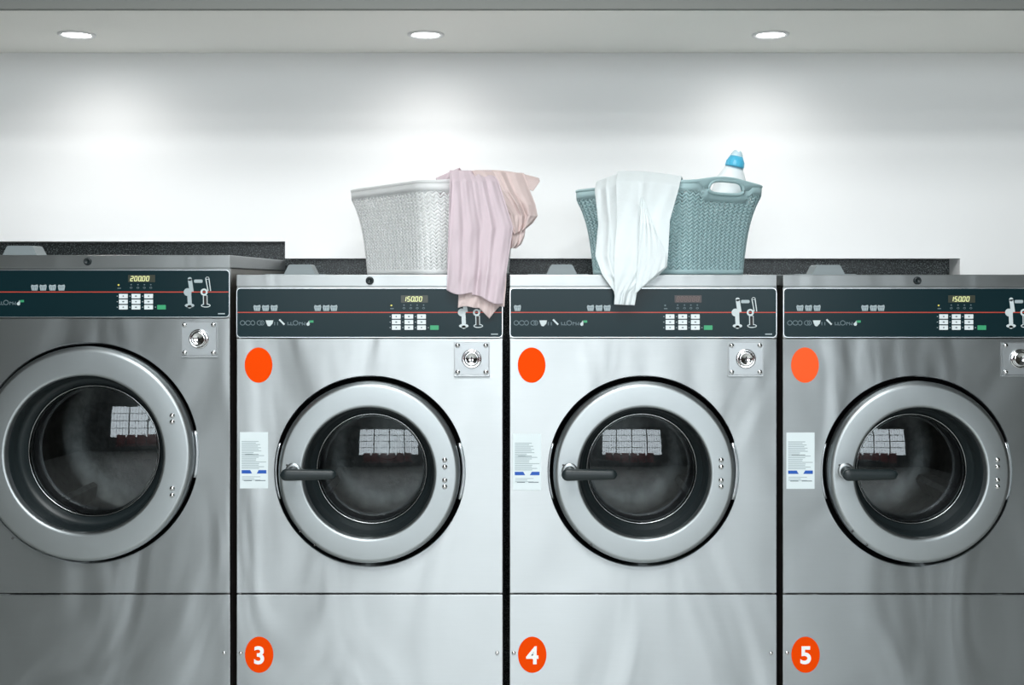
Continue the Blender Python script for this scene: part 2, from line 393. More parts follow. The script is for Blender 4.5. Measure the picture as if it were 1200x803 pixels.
def machine(px0, px1, py_top, py_strip, py_pan0, py_pan1, cpx, cpy, big, label, group, disp, icons, number=None, tab=None, knobs=True, hub=False, lighter_orange=False):
    cx = fx(cpx); mcx = (px0 + px1) / 2
    x0, x1 = fx(px0), fx(px1); zt = fz(py_top); yf = D0
    root = empty('washing_machine', ((x0 + x1) / 2, 3.45, 0), label, 'washing machine', group)
    s = 1.17 if big else 1.0
    R_open, R_out, R_in, R_gl = (129 * U, 125.3 * U, 91.3 * U, 78 * U) if big else (111.5 * U, 106 * U, 75.8 * U, 65.5 * U)
    cz = fz(cpy); yback = YB - .006
    # cabinet: open-fronted shell (side, back, bottom) so the drum has room
    e = .004
    mb = MB(); zb = .12; zc = fz(py_strip) - .002
    mb.box(x0 + e, x0 + e + .006, yf + .012, yback, zb, zc); mb.box(x1 - e - .006, x1 - e, yf + .012, yback, zb, zc)
    mb.box(x0 + e + .006, x1 - e - .006, yback - .006, yback, zb, zc); mb.box(x0 + e + .006, x1 - e - .006, yf + .012, yback - .006, zb, zb + .006)
    mb.build('cabinet', SIDE, root)
    mb = MB(); mb.box(x0 + .03, x1 - .03, yf + .05, yback - .02, 0, zb); mb.build('plinth', DARKGAP, root)
    # lid with folded front edge
    mb = MB(); mb.box(x0, x1, yf - .003, yback, fz(py_strip), zt, .002); mb.box(x0 + .002, x1 - .002, yf - .001, yf + .02, fz(py_strip) - .0022, fz(py_strip) + .001)
    lid = mb.build('lid', LID, root)
    mb = MB()
    kz = (zt + fz(py_strip)) / 2
    mb.lathe(cx, kz, [(.0105, yf - .003), (.0105, yf - .006), (.0085, yf - .009), (.0055, yf - .0095), (.0055, yf - .008), (0, yf - .008)], 28)
    lk = mb.build('lid_lock', BLACK, lid)
    if tab:
        ty = yf + .105; kk = ty / D0
        a, b_, zt2 = (tab[0] - 600) * U * kk, (tab[1] - 600) * U * kk, CZ + (331 - tab[2]) * U * kk
        mb = MB(); q = .011
        mb.poly([(a - .004, zt - .001), (a, zt + .003), (a + q, zt2 - .003), (a + q + .004, zt2), (b_ - q - .004, zt2), (b_ - q, zt2 - .003), (b_, zt + .003), (b_ + .004, zt - .001)], ty, ty + .07)
        mb.box(a - .05, b_ + .03, ty - .004, ty + .1, zt - .001, zt + .0025)
        mb.build('detergent_flap', TAB, lid)
    # control panel
    pz0, pz1 = fz(py_pan1), fz(py_pan0)
    mb = MB(); mb.box(x0, x1, yf, yf + .014, pz0 - .0025, fz(py_strip) - .003, .0015)
    pf = mb.build('panel_frame', LID, root)
    mb = MB(); mb.rrect(x0 + .0026, x1 - .0026, pz0, pz1, .0095, yf - .0022, yf + .002, 6)
    pan = mb.build('control_panel', PANEL, root)
    mb = MB()
    def ring_rr(xa, xb, za, zb_, r, w, y):
        def outline(xa, xb, za, zb_, r):
            pts = []
            for ccx, ccz, a0 in ((xb - r, zb_ - r, 0), (xa + r, zb_ - r, 90), (xa + r, za + r, 180), (xb - r, za + r, 270)):
                for i in range(7):
                    a = math.radians(a0 + 15 * i); pts.append((ccx + r * math.cos(a), ccz + r * math.sin(a)))
            return pts
        A = outline(xa, xb, za, zb_, r); B = outline(xa - w, xb + w, za - w, zb_ + w, r + w); n = len(A)
        mb.add([(p[0], y, p[1]) for p in A] + [(p[0], y, p[1]) for p in B] + [(p[0], y + .004, p[1]) for p in B],
               [(i, (i + 1) % n, n + (i + 1) % n, n + i) for i in range(n)] + [(n + i, n + (i + 1) % n, 2 * n + (i + 1) % n, 2 * n + i) for i in range(n)])
    ring_rr(x0 + .0026, x1 - .0026, pz0, pz1, .0095, .0017, yf - .0030)
    mb.build('panel_edge', BRIGHT, pan)
    yp = yf - .0026
    dx = 10.5 if big else 0
    ry = 342.3 if big else 366.2     # height of the red line
    X = lambda r: cx + r * U
    Z = lambda py: fz(ry + (py - 366.2))
    mb = MB(); mb.box(x0 + .004, x1 - .004, yp, yp + .001, fz(ry) - .0011, fz(ry) + .0011); mb.build('red_line', REDLINE, pan)
    mb = MB(); mb.rrect(X(36.5 + dx), X(68 + dx), Z(354.7), Z(346.2), .0015, yp, yp + .001); mb.build('display', DISP if disp != '888888' else DISPOFF, pan)
    mb = MB(); digits(mb, disp, X(52 + dx) - (.004 if disp != '888888' else 0), Z(350.5), .0118, yp - .0005); mb.build('display_digits', DIGIT if disp != '888888' else DIGOFF, pan)
    for r in range(3):
        for c in range(3):
            kx, kz_ = 31 + dx + c * 14.8, 371 + r * 6.5
            mb = MB(); mb.rrect(X(kx - 5.1), X(kx + 5.1), Z(kz_ + 2.6), Z(kz_ - 2.6), .0012, yp - .001, yp + .001)
            mb.build('button', KEY, pan)
    mb = MB(); mks = MB()
    for r in range(3):
        for c in range(3):
            kx, kz_ = 31 + dx + c * 14.8, 371 + r * 6.5
            mks.ell(X(kx), Z(kz_), .0022 + .0008 * ((r + c) % 2), .0018, yp - .0014, yp - .0011, 8)
            mb.ell(X(kx - 7.2), Z(kz_), .0013, .0013, yp, yp + .001, 8)
    build_each(mks, 'button_symbol', KEYMARK, pan)
    mb.ell(X(31 + dx + 37.5), Z(384), .0013, .0013, yp, yp + .001, 8)
    build_each(mb, 'button_lamp', ICON, pan)
    mb = MB(); mb.rrect(X(70.7 + dx), X(80.7 + dx), Z(386.6), Z(381.4), .0012, yp - .001, yp + .001); mb.build('start_button', GREEN, pan)
    mb = MB()
    for k, r in enumerate((40, 48, 55.5, 63)):
        mb.ell(X(r + dx), Z(357.6), .0018, .0018, yp, yp + .001, 10)
        mb.annulus(X(r + dx), Z(361.2), .0036, .0026, .0012, yp, 10)
    mb.rrect(X(24 + dx), X(28 + dx), Z(362.4), Z(361.2), .0005, yp, yp + .001)
    build_each(mb, 'status_symbol', ICONDIM, pan)
    mb = MB(); mb.ell(X(25.3 + dx), Z(358), .0024, .0021, yp, yp + .001, 12); mb.build('status_lamp', YELLOW if disp != '888888' else ICONDIM, pan)
    # coin diagrams
    def bar(m_, xa, za, xb, zb_, w):
        d = Vector((X(xb) - X(xa), Z(zb_) - Z(za))); nrm = Vector((-d.y, d.x)).normalized() * w * U
        A = Vector((X(xa), Z(za))); B = Vector((X(xb), Z(zb_)))
        m_.poly([tuple(A + nrm), tuple(A - nrm), tuple(B - nrm), tuple(B + nrm)], yp, yp + .001)
    o1 = 110 + (9 if big else 0); o2 = 126 + (11 if big else 0)
    mb = MB(); bar(mb, o1 + .2, 351, o1 + 2.4, 366, 2.4); mb.ell(X(o1 + .2), Z(351), 2.4 * U, 2.2 * U, yp, yp + .001)
    bar(mb, o1 - .5, 366, o1 + .2, 381, 2.4); mb.ell(X(o1 - 2.3), Z(366.3), 4.6 * U, 4.6 * U, yp - .0003, yp + .001)
    mb.ell(X(o1), Z(382), 5.6 * U, 2.3 * U, yp - .0003, yp + .001); mb.ell(X(o1), Z(383.4), 2.5 * U, 2 * U, yp - .0003, yp + .001)
    mb.build('coin_slot_picture', ICON if big else ICONW, pan)
    mb = MB(); bar(mb, o2 + .8, 350, o2 + 3.6, 365, .55); bar(mb, o2 + 4.6, 350, o2 + 6.6, 365, .55); mb.annulus(X(o2 + 2.8), Z(350), 2.2 * U, 1.6 * U, .6 * U, yp)
    mb.annulus(X(o2 - 1), Z(366.3), 4.2 * U, 4.2 * U, 2.1 * U, yp - .0003); bar(mb, o2 + .2, 370, o2 + .4, 381, 2.6)
    mb.annulus(X(o2 + 1), Z(382), 5.6 * U, 2.3 * U, 1.0 * U, yp - .0003)
    mb.build('coin_drop_picture', ICONW, pan)
    mb = MB(); bar(mb, o2 + .3, 370.5, o2 + .5, 381, 1.7); mb.build('coin_drop_slot', DARKGAP, pan)
    for p_ in pan.children:
        if p_.name.startswith('coin_drop_slot'): p_.location.y -= .0004
    mb = MB(); mx_ = (o1 + o2) / 2 + 1.2; mb.rrect(X(mx_ - 5), X(mx_ + 5), Z(355.4), Z(351.6), .003, yp, yp + .001); mb.build('price_mark', ICON, pan)
    mb = MB(); ex = px1 - cpx; mb.box(X(ex - 14), X(ex - 6), yp, yp + .001, Z(392.3), Z(391)); mb.build('serial_mark', ICON, pan)
    # little laundry baskets printed over the red line
    for r in icons:
        mb = MB(); a, zz = X(r), Z(361)
        mb.poly([(a - 3.2 * U, zz - 3.4 * U), (a + 3.2 * U, zz - 3.4 * U), (a + 4.1 * U, zz + 1.6 * U), (a + 3.4 * U, zz + 3.6 * U), (a - .4 * U, zz + 2.6 * U), (a - 3.4 * U, zz + 3.4 * U), (a - 4.3 * U, zz + 1.4 * U)], yp, yp + .001)
        mb.build('basket_symbol', ICON, pan)
        mb = MB()
        for k in (-1.9, 0, 1.9): mb.box(a + (k - .28) * U, a + (k + .28) * U, yp - .0003, yp, zz - 3 * U, zz + .6 * U)
        mb.box(a - 3.6 * U, a + 3.6 * U, yp - .0003, yp, zz + .7 * U, zz + 1.3 * U)
        mb.build('basket_symbol_lines', ICONDIM, pan)
    # row of faint programme symbols
    o3 = -9 if big else 0
    mb = MB()
    for r, w in ((-149, 3.1), (-142.5, 3.4), (-137, 2.8), (-129, 3.4), (-126, 2.6), (-87, 3.2)): mb.annulus(X(r + o3), Z(378.5), w * U, 3 * U, .9 * U, yp)
    build_each(mb, 'programme_symbol', ICONDIM, pan); mb = MB()
    for r in (-111.5, -108, -96, -92.5, -82.5, -79, -76): mb.box(X(r + o3 - .5), X(r + o3 + .5), yp, yp + .001, Z(381.3), Z(377.5))
    bar(mb, -96 + o3, 380.5, -90 + o3, 381, .5); bar(mb, -82 + o3, 378, -76 + o3, 380.6, .5)
    build_each(mb, 'programme_letter', ICONDIM, pan)
    mb = MB()
    mb.poly([(X(-122 + o3), Z(375.5)), (X(-113 + o3), Z(375.5)), (X(-114 + o3), Z(379.5)), (X(-117 + o3), Z(382.5)), (X(-119.5 + o3), Z(382)), (X(-121 + o3), Z(379))], yp, yp + .001)
    bar(mb, -106 + o3, 374.5, -100 + o3, 380.5, 1.0)
    mb.ell(X(-72.3 + o3), Z(380), 1.9 * U, 1.9 * U, yp - .0002, yp + .001); bar(mb, -72.5 + o3, 380, -70.5 + o3, 376.5, 1.1)
    build_each(mb, 'soap_symbol', ICONW, pan)
    mb = MB(); bar(mb, -71 + o3, 377, -66 + o3, 376.8, 1.3); mb.build('soap_symbol_tip', GREEN, pan)
    # upper front panel with a round opening
    zf1 = pz0 - .0048; zf0 = fz(695.4)
    n = 128; mb = MB()
    ang = [2 * PI * i / n for i in range(n)] + [math.atan2(zz - cz, xx - cx) % (2 * PI) for xx in (x0, x1) for zz in (zf0, zf1)]
    ang = sorted(set(ang)); inn = []; out = []
    for a in ang:
        c_, s_ = math.cos(a), math.sin(a); t = 1e9
        if abs(c_) > 1e-9: t = min(t, ((x1 if c_ > 0 else x0) - cx) / c_)
        if abs(s_) > 1e-9: t = min(t, ((zf1 if s_ > 0 else zf0) - cz) / s_)
        inn.append((cx + R_open * c_, cz + R_open * s_)); out.append((cx + t * c_, cz + t * s_))
    m = len(ang); vs = []
    def inset(p, d): return (min(max(p[0], x0 + d), x1 - d), min(max(p[1], zf0 + d), zf1 - d))
    lay = [[(cx + (R_open - .003) * math.cos(a), yf + .022, cz + (R_open - .003) * math.sin(a)) for a in ang],
           [(p[0], yf + .003, p[1]) for p in inn],
           [(cx + (R_open + .002) * math.cos(a), yf, cz + (R_open + .002) * math.sin(a)) for a in ang],
           [(inset(p, .0022)[0], yf, inset(p, .0022)[1]) for p in out], [(inset(p, .0006)[0], yf + .0008, inset(p, .0006)[1]) for p in out],
           [(p[0], yf + .0026, p[1]) for p in out], [(p[0], yf + .012, p[1]) for p in out]]
    fs = []
    for k in range(len(lay) - 1):
        for i in range(m):
            j = (i + 1) % m; fs.append((k * m + i, k * m + j, (k + 1) * m + j, (k + 1) * m + i))
    mb.add([p for l in lay for p in l], fs); up = mb.build('front_panel', STEEL, root)
    # lower panel
    mb = MB(); mb.box(x0, x1, yf, yf + .012, .13, fz(697.2), .002); low = mb.build('service_panel', STEEL, root)
    for spx in (px0 + 5, px1 - 7):
        mb = MB(); mb.lathe(fx(spx), fz(765.5), [(.0052, yf), (.0048, yf - .002), (.003, yf - .0032), (0, yf - .0036)], 16); mb.build('screw', CHROME, low)
    # drum behind the door
    mb = MB(); rd = R_open * .99
    mb.lathe(cx, cz, [(R_open + .004, yf + .016), (rd, yf + .03), (rd, yf + .055), (R_gl * 1.05, yf + .065), (R_gl * 1.04, yf + .10)], 96)
    mb.build('tub_lip', DARKGAP, root)
    mb = MB(); mb.lathe(cx, cz, [(R_gl * 1.06, yf + .085), (R_gl * 1.10, yf + .1), (R_gl * 1.4, yf + .12), (R_gl * 1.4, yf + .40), (R_gl * 1.3, yf + .43), (R_gl * .8, yf + .435), (R_gl * .4, yf + .42), (0, yf + .42)], 96)
    drum = mb.build('drum', DRUM, root)
    mb = MB()
    for k in range(3):
        a = math.radians(90 + 120 * k + (20 if big else 0)); r1 = R_gl * 1.38; r0 = R_gl * 1.12
        c_, s_ = math.cos(a), math.sin(a); w = .03
        P = lambda r, t, y: (cx + r * c_ - t * s_, y, cz + r * s_ + t * c_)
        mb.add([P(r1, -w, yf + .13), P(r0, -.008, yf + .14), P(r0, .008, yf + .14), P(r1, w, yf + .13), P(r1, -w, yf + .42), P(r0, -.008, yf + .41), P(r0, .008, yf + .41), P(r1, w, yf + .42)],
               [(0, 1, 5, 4), (1, 2, 6, 5), (2, 3, 7, 6), (0, 3, 2, 1), (4, 5, 6, 7)])
        mb.build('drum_paddle', DRUM, drum); mb = MB()
    if hub:
        p = at(454, 523, yf + .40)
        mb = MB(); mb.lathe(p.x, p.z, [(.041, yf + .418), (.041, yf + .405), (.037, yf + .398), (.012, yf + .393), (.010, yf + .396), (0, yf + .396)], 48); mb.build('drum_hub', mat('hub_metal', (.6, .62, .62, 1), .6, .4), drum)
    # door ring
    mb = MB(); yo = yf - .010
    mb.lathe(cx, cz, [(R_out - .012, yf + .018), (R_out - .001, yf + .012), (R_out, yo), (R_out - .0012, yo - .010), (R_out - .004, yo - .0165), (R_out - .008, yo - .0205), (R_out - .012, yo - .0218), (R_out - .014, yo - .022),
                      ((R_out + R_in) / 2, yo - .0226), (R_in + .009, yo - .0235), (R_in + .007, yo - .0234), (R_in + .0035, yo - .0222), (R_in + .0012, yo - .019), (R_in, yo - .012), (R_in - .0008, yo + .004), (R_in - .001, yo + .012)], 160)
    door = mb.build('door', RING, root)
    mb = MB(); yi = yf + .002; g_ = R_gl
    mb.lathe(cx, cz, [(R_in - .0006, yo - .004), (R_in - .004, yo + .002), (R_in - .008, yi + .012), (R_in - .0095, yi + .022), ((R_in + g_) / 2, yi + .026), (g_ + .006, yi + .032), (g_ + .004, yi + .040), (g_, yi + .043), (g_ - .001, yi + .055)], 128)
    mb.build('door_seal', RUBBER, door)
    gy = yf + .046
    mb = MB()
    for rr, yy, t in ((g_ - .001, gy - .003, .0022), (g_ - .007, gy - .0005, .0013)):
        mb.tube([(cx + rr * math.cos(2 * PI * i / 120), yy, cz + rr * math.sin(2 * PI * i / 120)) for i in range(120)], t, 8, True, Vector((0, 1, 0)))
    mb.build('glass_rim', mat('glass_rim_metal', (.30, .31, .31, 1), .2, 1), door)
    mb = MB(); Rc = .52 if not big else .62; prof = []
    for k in range(16):
        r = (g_ - .001) * (1 - k / 15); prof.append((r, gy - (math.sqrt(Rc * Rc - r * r) - math.sqrt(Rc * Rc - g_ * g_))))
    mb.lathe(cx, cz, prof, 96); mb.build('door_glass', GLASS, door, recalc=False)
    # rivets on the hinge side
    yr = yo - .0225
    zz = (482.5 + 3, 490 + 3, 570, 578) if big else (537, 545, 560.5, 568)
    for py in zz:
        mb = MB(); rx = (102.5 if big else 88.5)
        mb.lathe(X(rx), fz(py), [(.0072, yr + .003), (.0068, yr - .001), (.0048, yr - .0035), (.002, yr - .0048), (0, yr - .005)], 18); mb.build('rivet', CHROME, door)
    mb = MB(); q0, q1 = (505, 560) if big else (520, 585)
    a0 = math.asin((cpy - q0) * U / (R_out + .004)); a1 = math.asin((cpy - q1) * U / (R_out + .004))
    mb.tube([(cx + (R_open - .004) * math.cos(a0 + (a1 - a0) * i / 10), yf + .006, cz + (R_open - .004) * math.sin(a0 + (a1 - a0) * i / 10)) for i in range(11)], .0055, 8, up=Vector((0, 1, 0)), flat=1)
    mb.build('hinge', BRIGHT, door)
    if not big:
        mb = MB()
        mb.tube([(cx + (R_open - .002) * math.cos(PI + t), yf + .006, cz + (R_open - .002) * math.sin(PI + t)) for t in [-.3 + .06 * i for i in range(11)]], .0028, 8, up=Vector((0, 1, 0)))
        mb.build('latch_bar', BRIGHT, door)
    # small screws low on the ring
    for rx, py in (((-103 , 613), (-84, 628)) if big else ((-80.5, 620), (-63.5, 636), (-96, 543))):
        mb = MB(); mb.lathe(X(rx * .985), fz(py), [(.0030, yr + .003), (.0026, yr - .0005), (0, yr - .001)], 12); mb.build('screw', mat('dark_screw', (.12, .12, .12, 1), .4, 1), door)
    # lever handle
    if not big:
        hz = fz(550.5); yh = yf - .085
        mb = MB()
        pts = []; 
        def lever_section(t):
            # t 0..1 from pivot end to grip end : (x, half height, y)
            return X(-97.5 + 63.5 * t), (7.1 - 1.6 * t) * U, yh + .006 * t
        vs = []; fs = []; NS = 22; NP = 20
        for i in range(NS):
            t = .5 - .5 * math.cos(PI * i / (NS - 1))
            xx, hh, yy = lever_section(t)
            e_ = 1
            dL = (xx - X(-97.5)) / hh; dR = (X(-34) - xx) / (5.2 * U)
            if dL < 1: e_ = math.sqrt(max(0, 1 - (1 - dL) ** 2))
            if dR < 1: e_ = math.sqrt(max(0, 1 - (1 - dR) ** 2))
            e_ = max(e_, .05)
            for j in range(NP):
                a = 2 * PI * j / NP; ca, sa = math.cos(a), math.sin(a)
                pz = hh * e_ * (abs(sa) ** .8) * (1 if sa > 0 else -1); py_ = .010 * max(e_, .5) * (abs(ca) ** .7) * (1 if ca > 0 else -1)
                vs.append((xx, yy + py_, hz + pz))
        for i in range(NS - 1):
            for j in range(NP):
                k = (j + 1) % NP; fs.append((i * NP + j, i * NP + k, (i + 1) * NP + k, (i + 1) * NP + j))
        fs += [tuple(range(NP)), tuple((NS - 1) * NP + j for j in range(NP))]
        mb.add(vs, fs, True)
        mb.lathe(X(-87), hz, [(.0115, yh), (.0125, yh + .03), (.016, yr + .004)], 24)
        mb.build('door_handle', BLACK, door)
        mb = MB(); mb.lathe(X(-87), hz + .0015, [(.0225, yr + .004), (.021, yr - .001), (.016, yr - .003), (0, yr - .003)], 32); mb.build('handle_plate', RING, door)
    # lock plate
    la, lb, lt, lbm = (109, 152, 377, 419) if big else (98.3, 140.5, 401, 441.5)
    ax, bx, az, bz = X(la), X(lb), fz(lbm), fz(lt)
    mb = MB(); mb.box(ax, bx, yf - .0012, yf + .001, az, bz); base = mb.build('lock_surround', mat('lock_surround', (.35, .36, .36, 1), .35, 1), root)
    mb = MB(); mb.rrect(ax + .0035, bx - .0035, az + .006, bz - .0025, .003, yf - .006, yf, 4); lp = mb.build('lock_plate', PLATE, root)
    mb = MB(); mb.box(ax + .001, bx - .001, yf - .005, yf, az + .0002, az + .0045, .0008); mb.build('lower_lip', PLATE, lp)
    lx = (ax + bx) / 2; lz = (az + bz) / 2 + .002
    mb = MB()
    mb.lathe(lx, lz, [(.026, yf - .006), (.026, yf - .0085), (.0235, yf - .011), (.0215, yf - .010), (.0205, yf - .0085), (.0195, yf - .016), (.017, yf - .018), (.014, yf - .0175), (.0125, yf - .016), (0, yf - .016)], 40)
    mb.build('lock_cylinder', CHROME, lp)
    mb = MB(); mb.box(lx - .0016, lx + .0016, yf - .0166, yf - .0159, lz - .006, lz + .006); mb.build('keyhole', DARKGAP, lp)
    for sx in (ax + .0105, bx - .0105):
        for sz in (az + .0125, bz - .0085):
            mb = MB(); mb.lathe(sx, sz, [(.0065, yf - .006), (.006, yf - .0085), (.004, yf - .0105), (0, yf - .0112)], 18); mb.build('bolt', CHROME, lp)
    # stickers
    if number:
        y_ = yf - .0006
        mb = MB(); mb.ell(fx(px0 + 26), fz(428), 16.3 * U, 20.7 * U, y_, yf, 48)
        o = mb.build('blank_orange_sticker', ORANGE2 if lighter_orange else ORANGE, root)
        mb = MB(); ncx = fx(px0 + 26.7); mb.ell(ncx, fz(767.5), 16.7 * U, 21.2 * U, y_, yf, 48)
        st = mb.build('number_sticker', ORANGE, root); st['label'] = 'orange oval sticker with a white ' + number
        v, f = text_mesh(number, .064, ncx, fz(768), y_ - .0004, .0016)
        mb = MB(); mb.add(v, f); mb.build('number', WHITEINK, st)
        sl = px0 + 4.2; ly = {'3': 506.5, '4': 508.5, '5': 507}[number]
        mb = MB(); mb.box(fx(sl), fx(sl + 33), y_, yf, fz(ly + 66), fz(ly)); lab = mb.build('notice_label', PAPER, root)
        mb = MB(); rnd = random.Random(3)
        for k in range(18):
            py = ly + 10.5 + k * 1.85; w = rnd.uniform(13, 29) if k % 5 else 20; mb.box(fx(sl + 2), fx(sl + 2 + w), y_ - .0003, y_, fz(py + .85), fz(py))
        for k in range(3):
            py = ly + 52 + k * 1.9; mb.box(fx(sl + 2.5), fx(sl + 2.5 + rnd.uniform(12, 27)), y_ - .0003, y_, fz(py + .7), fz(py))
        mb.build('printed_lines', INK, lab)
        mb = MB(); mb.box(fx(sl + 4.5), fx(sl + 14), y_ - .0003, y_, fz(ly + 57.3), fz(ly + 56.3)); mb.box(fx(sl + 18), fx(sl + 30), y_ - .0003, y_, fz(ly + 57.3), fz(ly + 56.3)); mb.box(fx(sl + 6), fx(sl + 22), y_ - .0003, y_, fz(ly + 26.6), fz(ly + 25.8)); mb.build('printed_heading', INKD, lab)
        mb = MB(); b0, b1 = fz(ly + 48.5), fz(ly + 44.5)
        mb.poly([(fx(sl + 2), b0), (fx(sl + 31), b0), (fx(sl + 31), b1), (fx(sl + 2), b1)], y_ - .0003, y_); mb.build('blue_band', BLUE, lab)
        mb = MB(); mb.poly([(fx(sl + 12), b1), (fx(sl + 14.5), b0 - .0006), (fx(sl + 19.5), b0 - .0006), (fx(sl + 22), b1)], y_ - .0005, y_ - .0003); mb.build('band_notch', PAPER, lab)
    return root

GRP = 'coin-operated washers in the row'
machine(-64, 269.8, 299, 314, 317, 371.3, 103.5, 531, True,
        'largest and tallest washer at the left end, no orange stickers, display 200.00', GRP, '200.00', (-143, -133, -122, -111.5, -62.5, -52.5, -41.5, -31), tab=(3, 43, 288))
machine(277, 589.5, 322, 335.8, 338.3, 395, 433.5, 552.4, False,
        'steel washer with orange sticker number 3, under the white basket', GRP, '150.00', (-132, -122, -112, -61, -51, -42), '3', tab=(333, 369, 310), hub=True)
machine(597, 910.5, 322, 335.8, 338.3, 395, 754, 552.4, False,
        'steel washer with orange sticker number 4, under the blue basket', GRP, '888888', (-147.5, -62, -52, -42.5), '4', tab=(641, 676, 310))
machine(917.3, 1231, 322, 335.8, 338.3, 395, 1074.3, 552.4, False,
        'steel washer with orange sticker number 5, at the right end', GRP, '150.00', (-137, -127, -117, -61, -51, -42), '5', tab=(952, 990, 310.5), lighter_orange=True)

# ------------------------------------------------------------------ laundry baskets
ZT = fz(322)
PHI = math.radians(35); BL, BW = .474, .348
def basket_point(cx, cy, s, t, off=0.0, lift=0.0):
    """s runs round the basket (0..1), t up the wall (0..1); off pushes outward"""
    q = min(t, .88); k = .825 + .085 * q + .157 * q ** 3.5
    hl, hw, r = BL / 2 * k, BW / 2 * k, .062
    hl -= r; hw -= r
    arc = PI * r / 2; per = 4 * hl + 4 * hw + 4 * arc; d = (s % 1) * per
    segs = [('e', 2 * hw), ('c', arc), ('l', 2 * hl), ('c', arc), ('e', 2 * hw), ('c', arc), ('l', 2 * hl), ('c', arc)]
    # start at the +x end, at its -y corner, running counter-clockwise
    base = [((hl + r, -hw), (0, 1), (1, 0)), ((hl, hw), 0), ((hl, hw + r), (-1, 0), (0, 1)), ((-hl, hw), 90), ((-hl - r, hw), (0, -1), (-1, 0)), ((-hl, -hw), 180), ((-hl, -hw - r), (1, 0), (0, -1)), ((hl, -hw), 270)]
    for (kind, ln), b in zip(segs, base):
        if d <= ln + 1e-9:
            if kind == 'c':
                a = math.radians(b[1]) + d / r; n = (math.cos(a), math.sin(a)); x, y = b[0][0] + r * n[0], b[0][1] + r * n[1]
            else:
                x, y = b[0][0] + b[1][0] * d, b[0][1] + b[1][1] * d; n = b[2]
            break
        d -= ln
    x += n[0] * off; y += n[1] * off
    # local +x is the handle end facing the viewer and to the right
    ex = Vector((math.sin(PHI), -math.cos(PHI))); ey = Vector((math.cos(PHI), math.sin(PHI)))
    P = ex * x + ey * y
    return Vector((cx + P.x, cy + P.y, ZT + .002 + .252 * t + lift))
def s_of_end():   # fraction of the perimeter taken by one straight end at the rim
    hl, hw, r = BL / 2 - .062, BW / 2 - .062, .062
    per = 4 * hl + 4 * hw + 2 * PI * r
    return 2 * hw / per, (2 * hw + PI * r + 2 * hl) / per
SE, SH = s_of_end()
def handle_rise(s):
    v = 0
    for c in (SE / 2, SE / 2 + SH, SE / 2 + 1):
        d = abs(s - c) / (SE / 2 + .028)
        if d < 1: v = max(v, .5 + .5 * math.cos(PI * d))
    return v
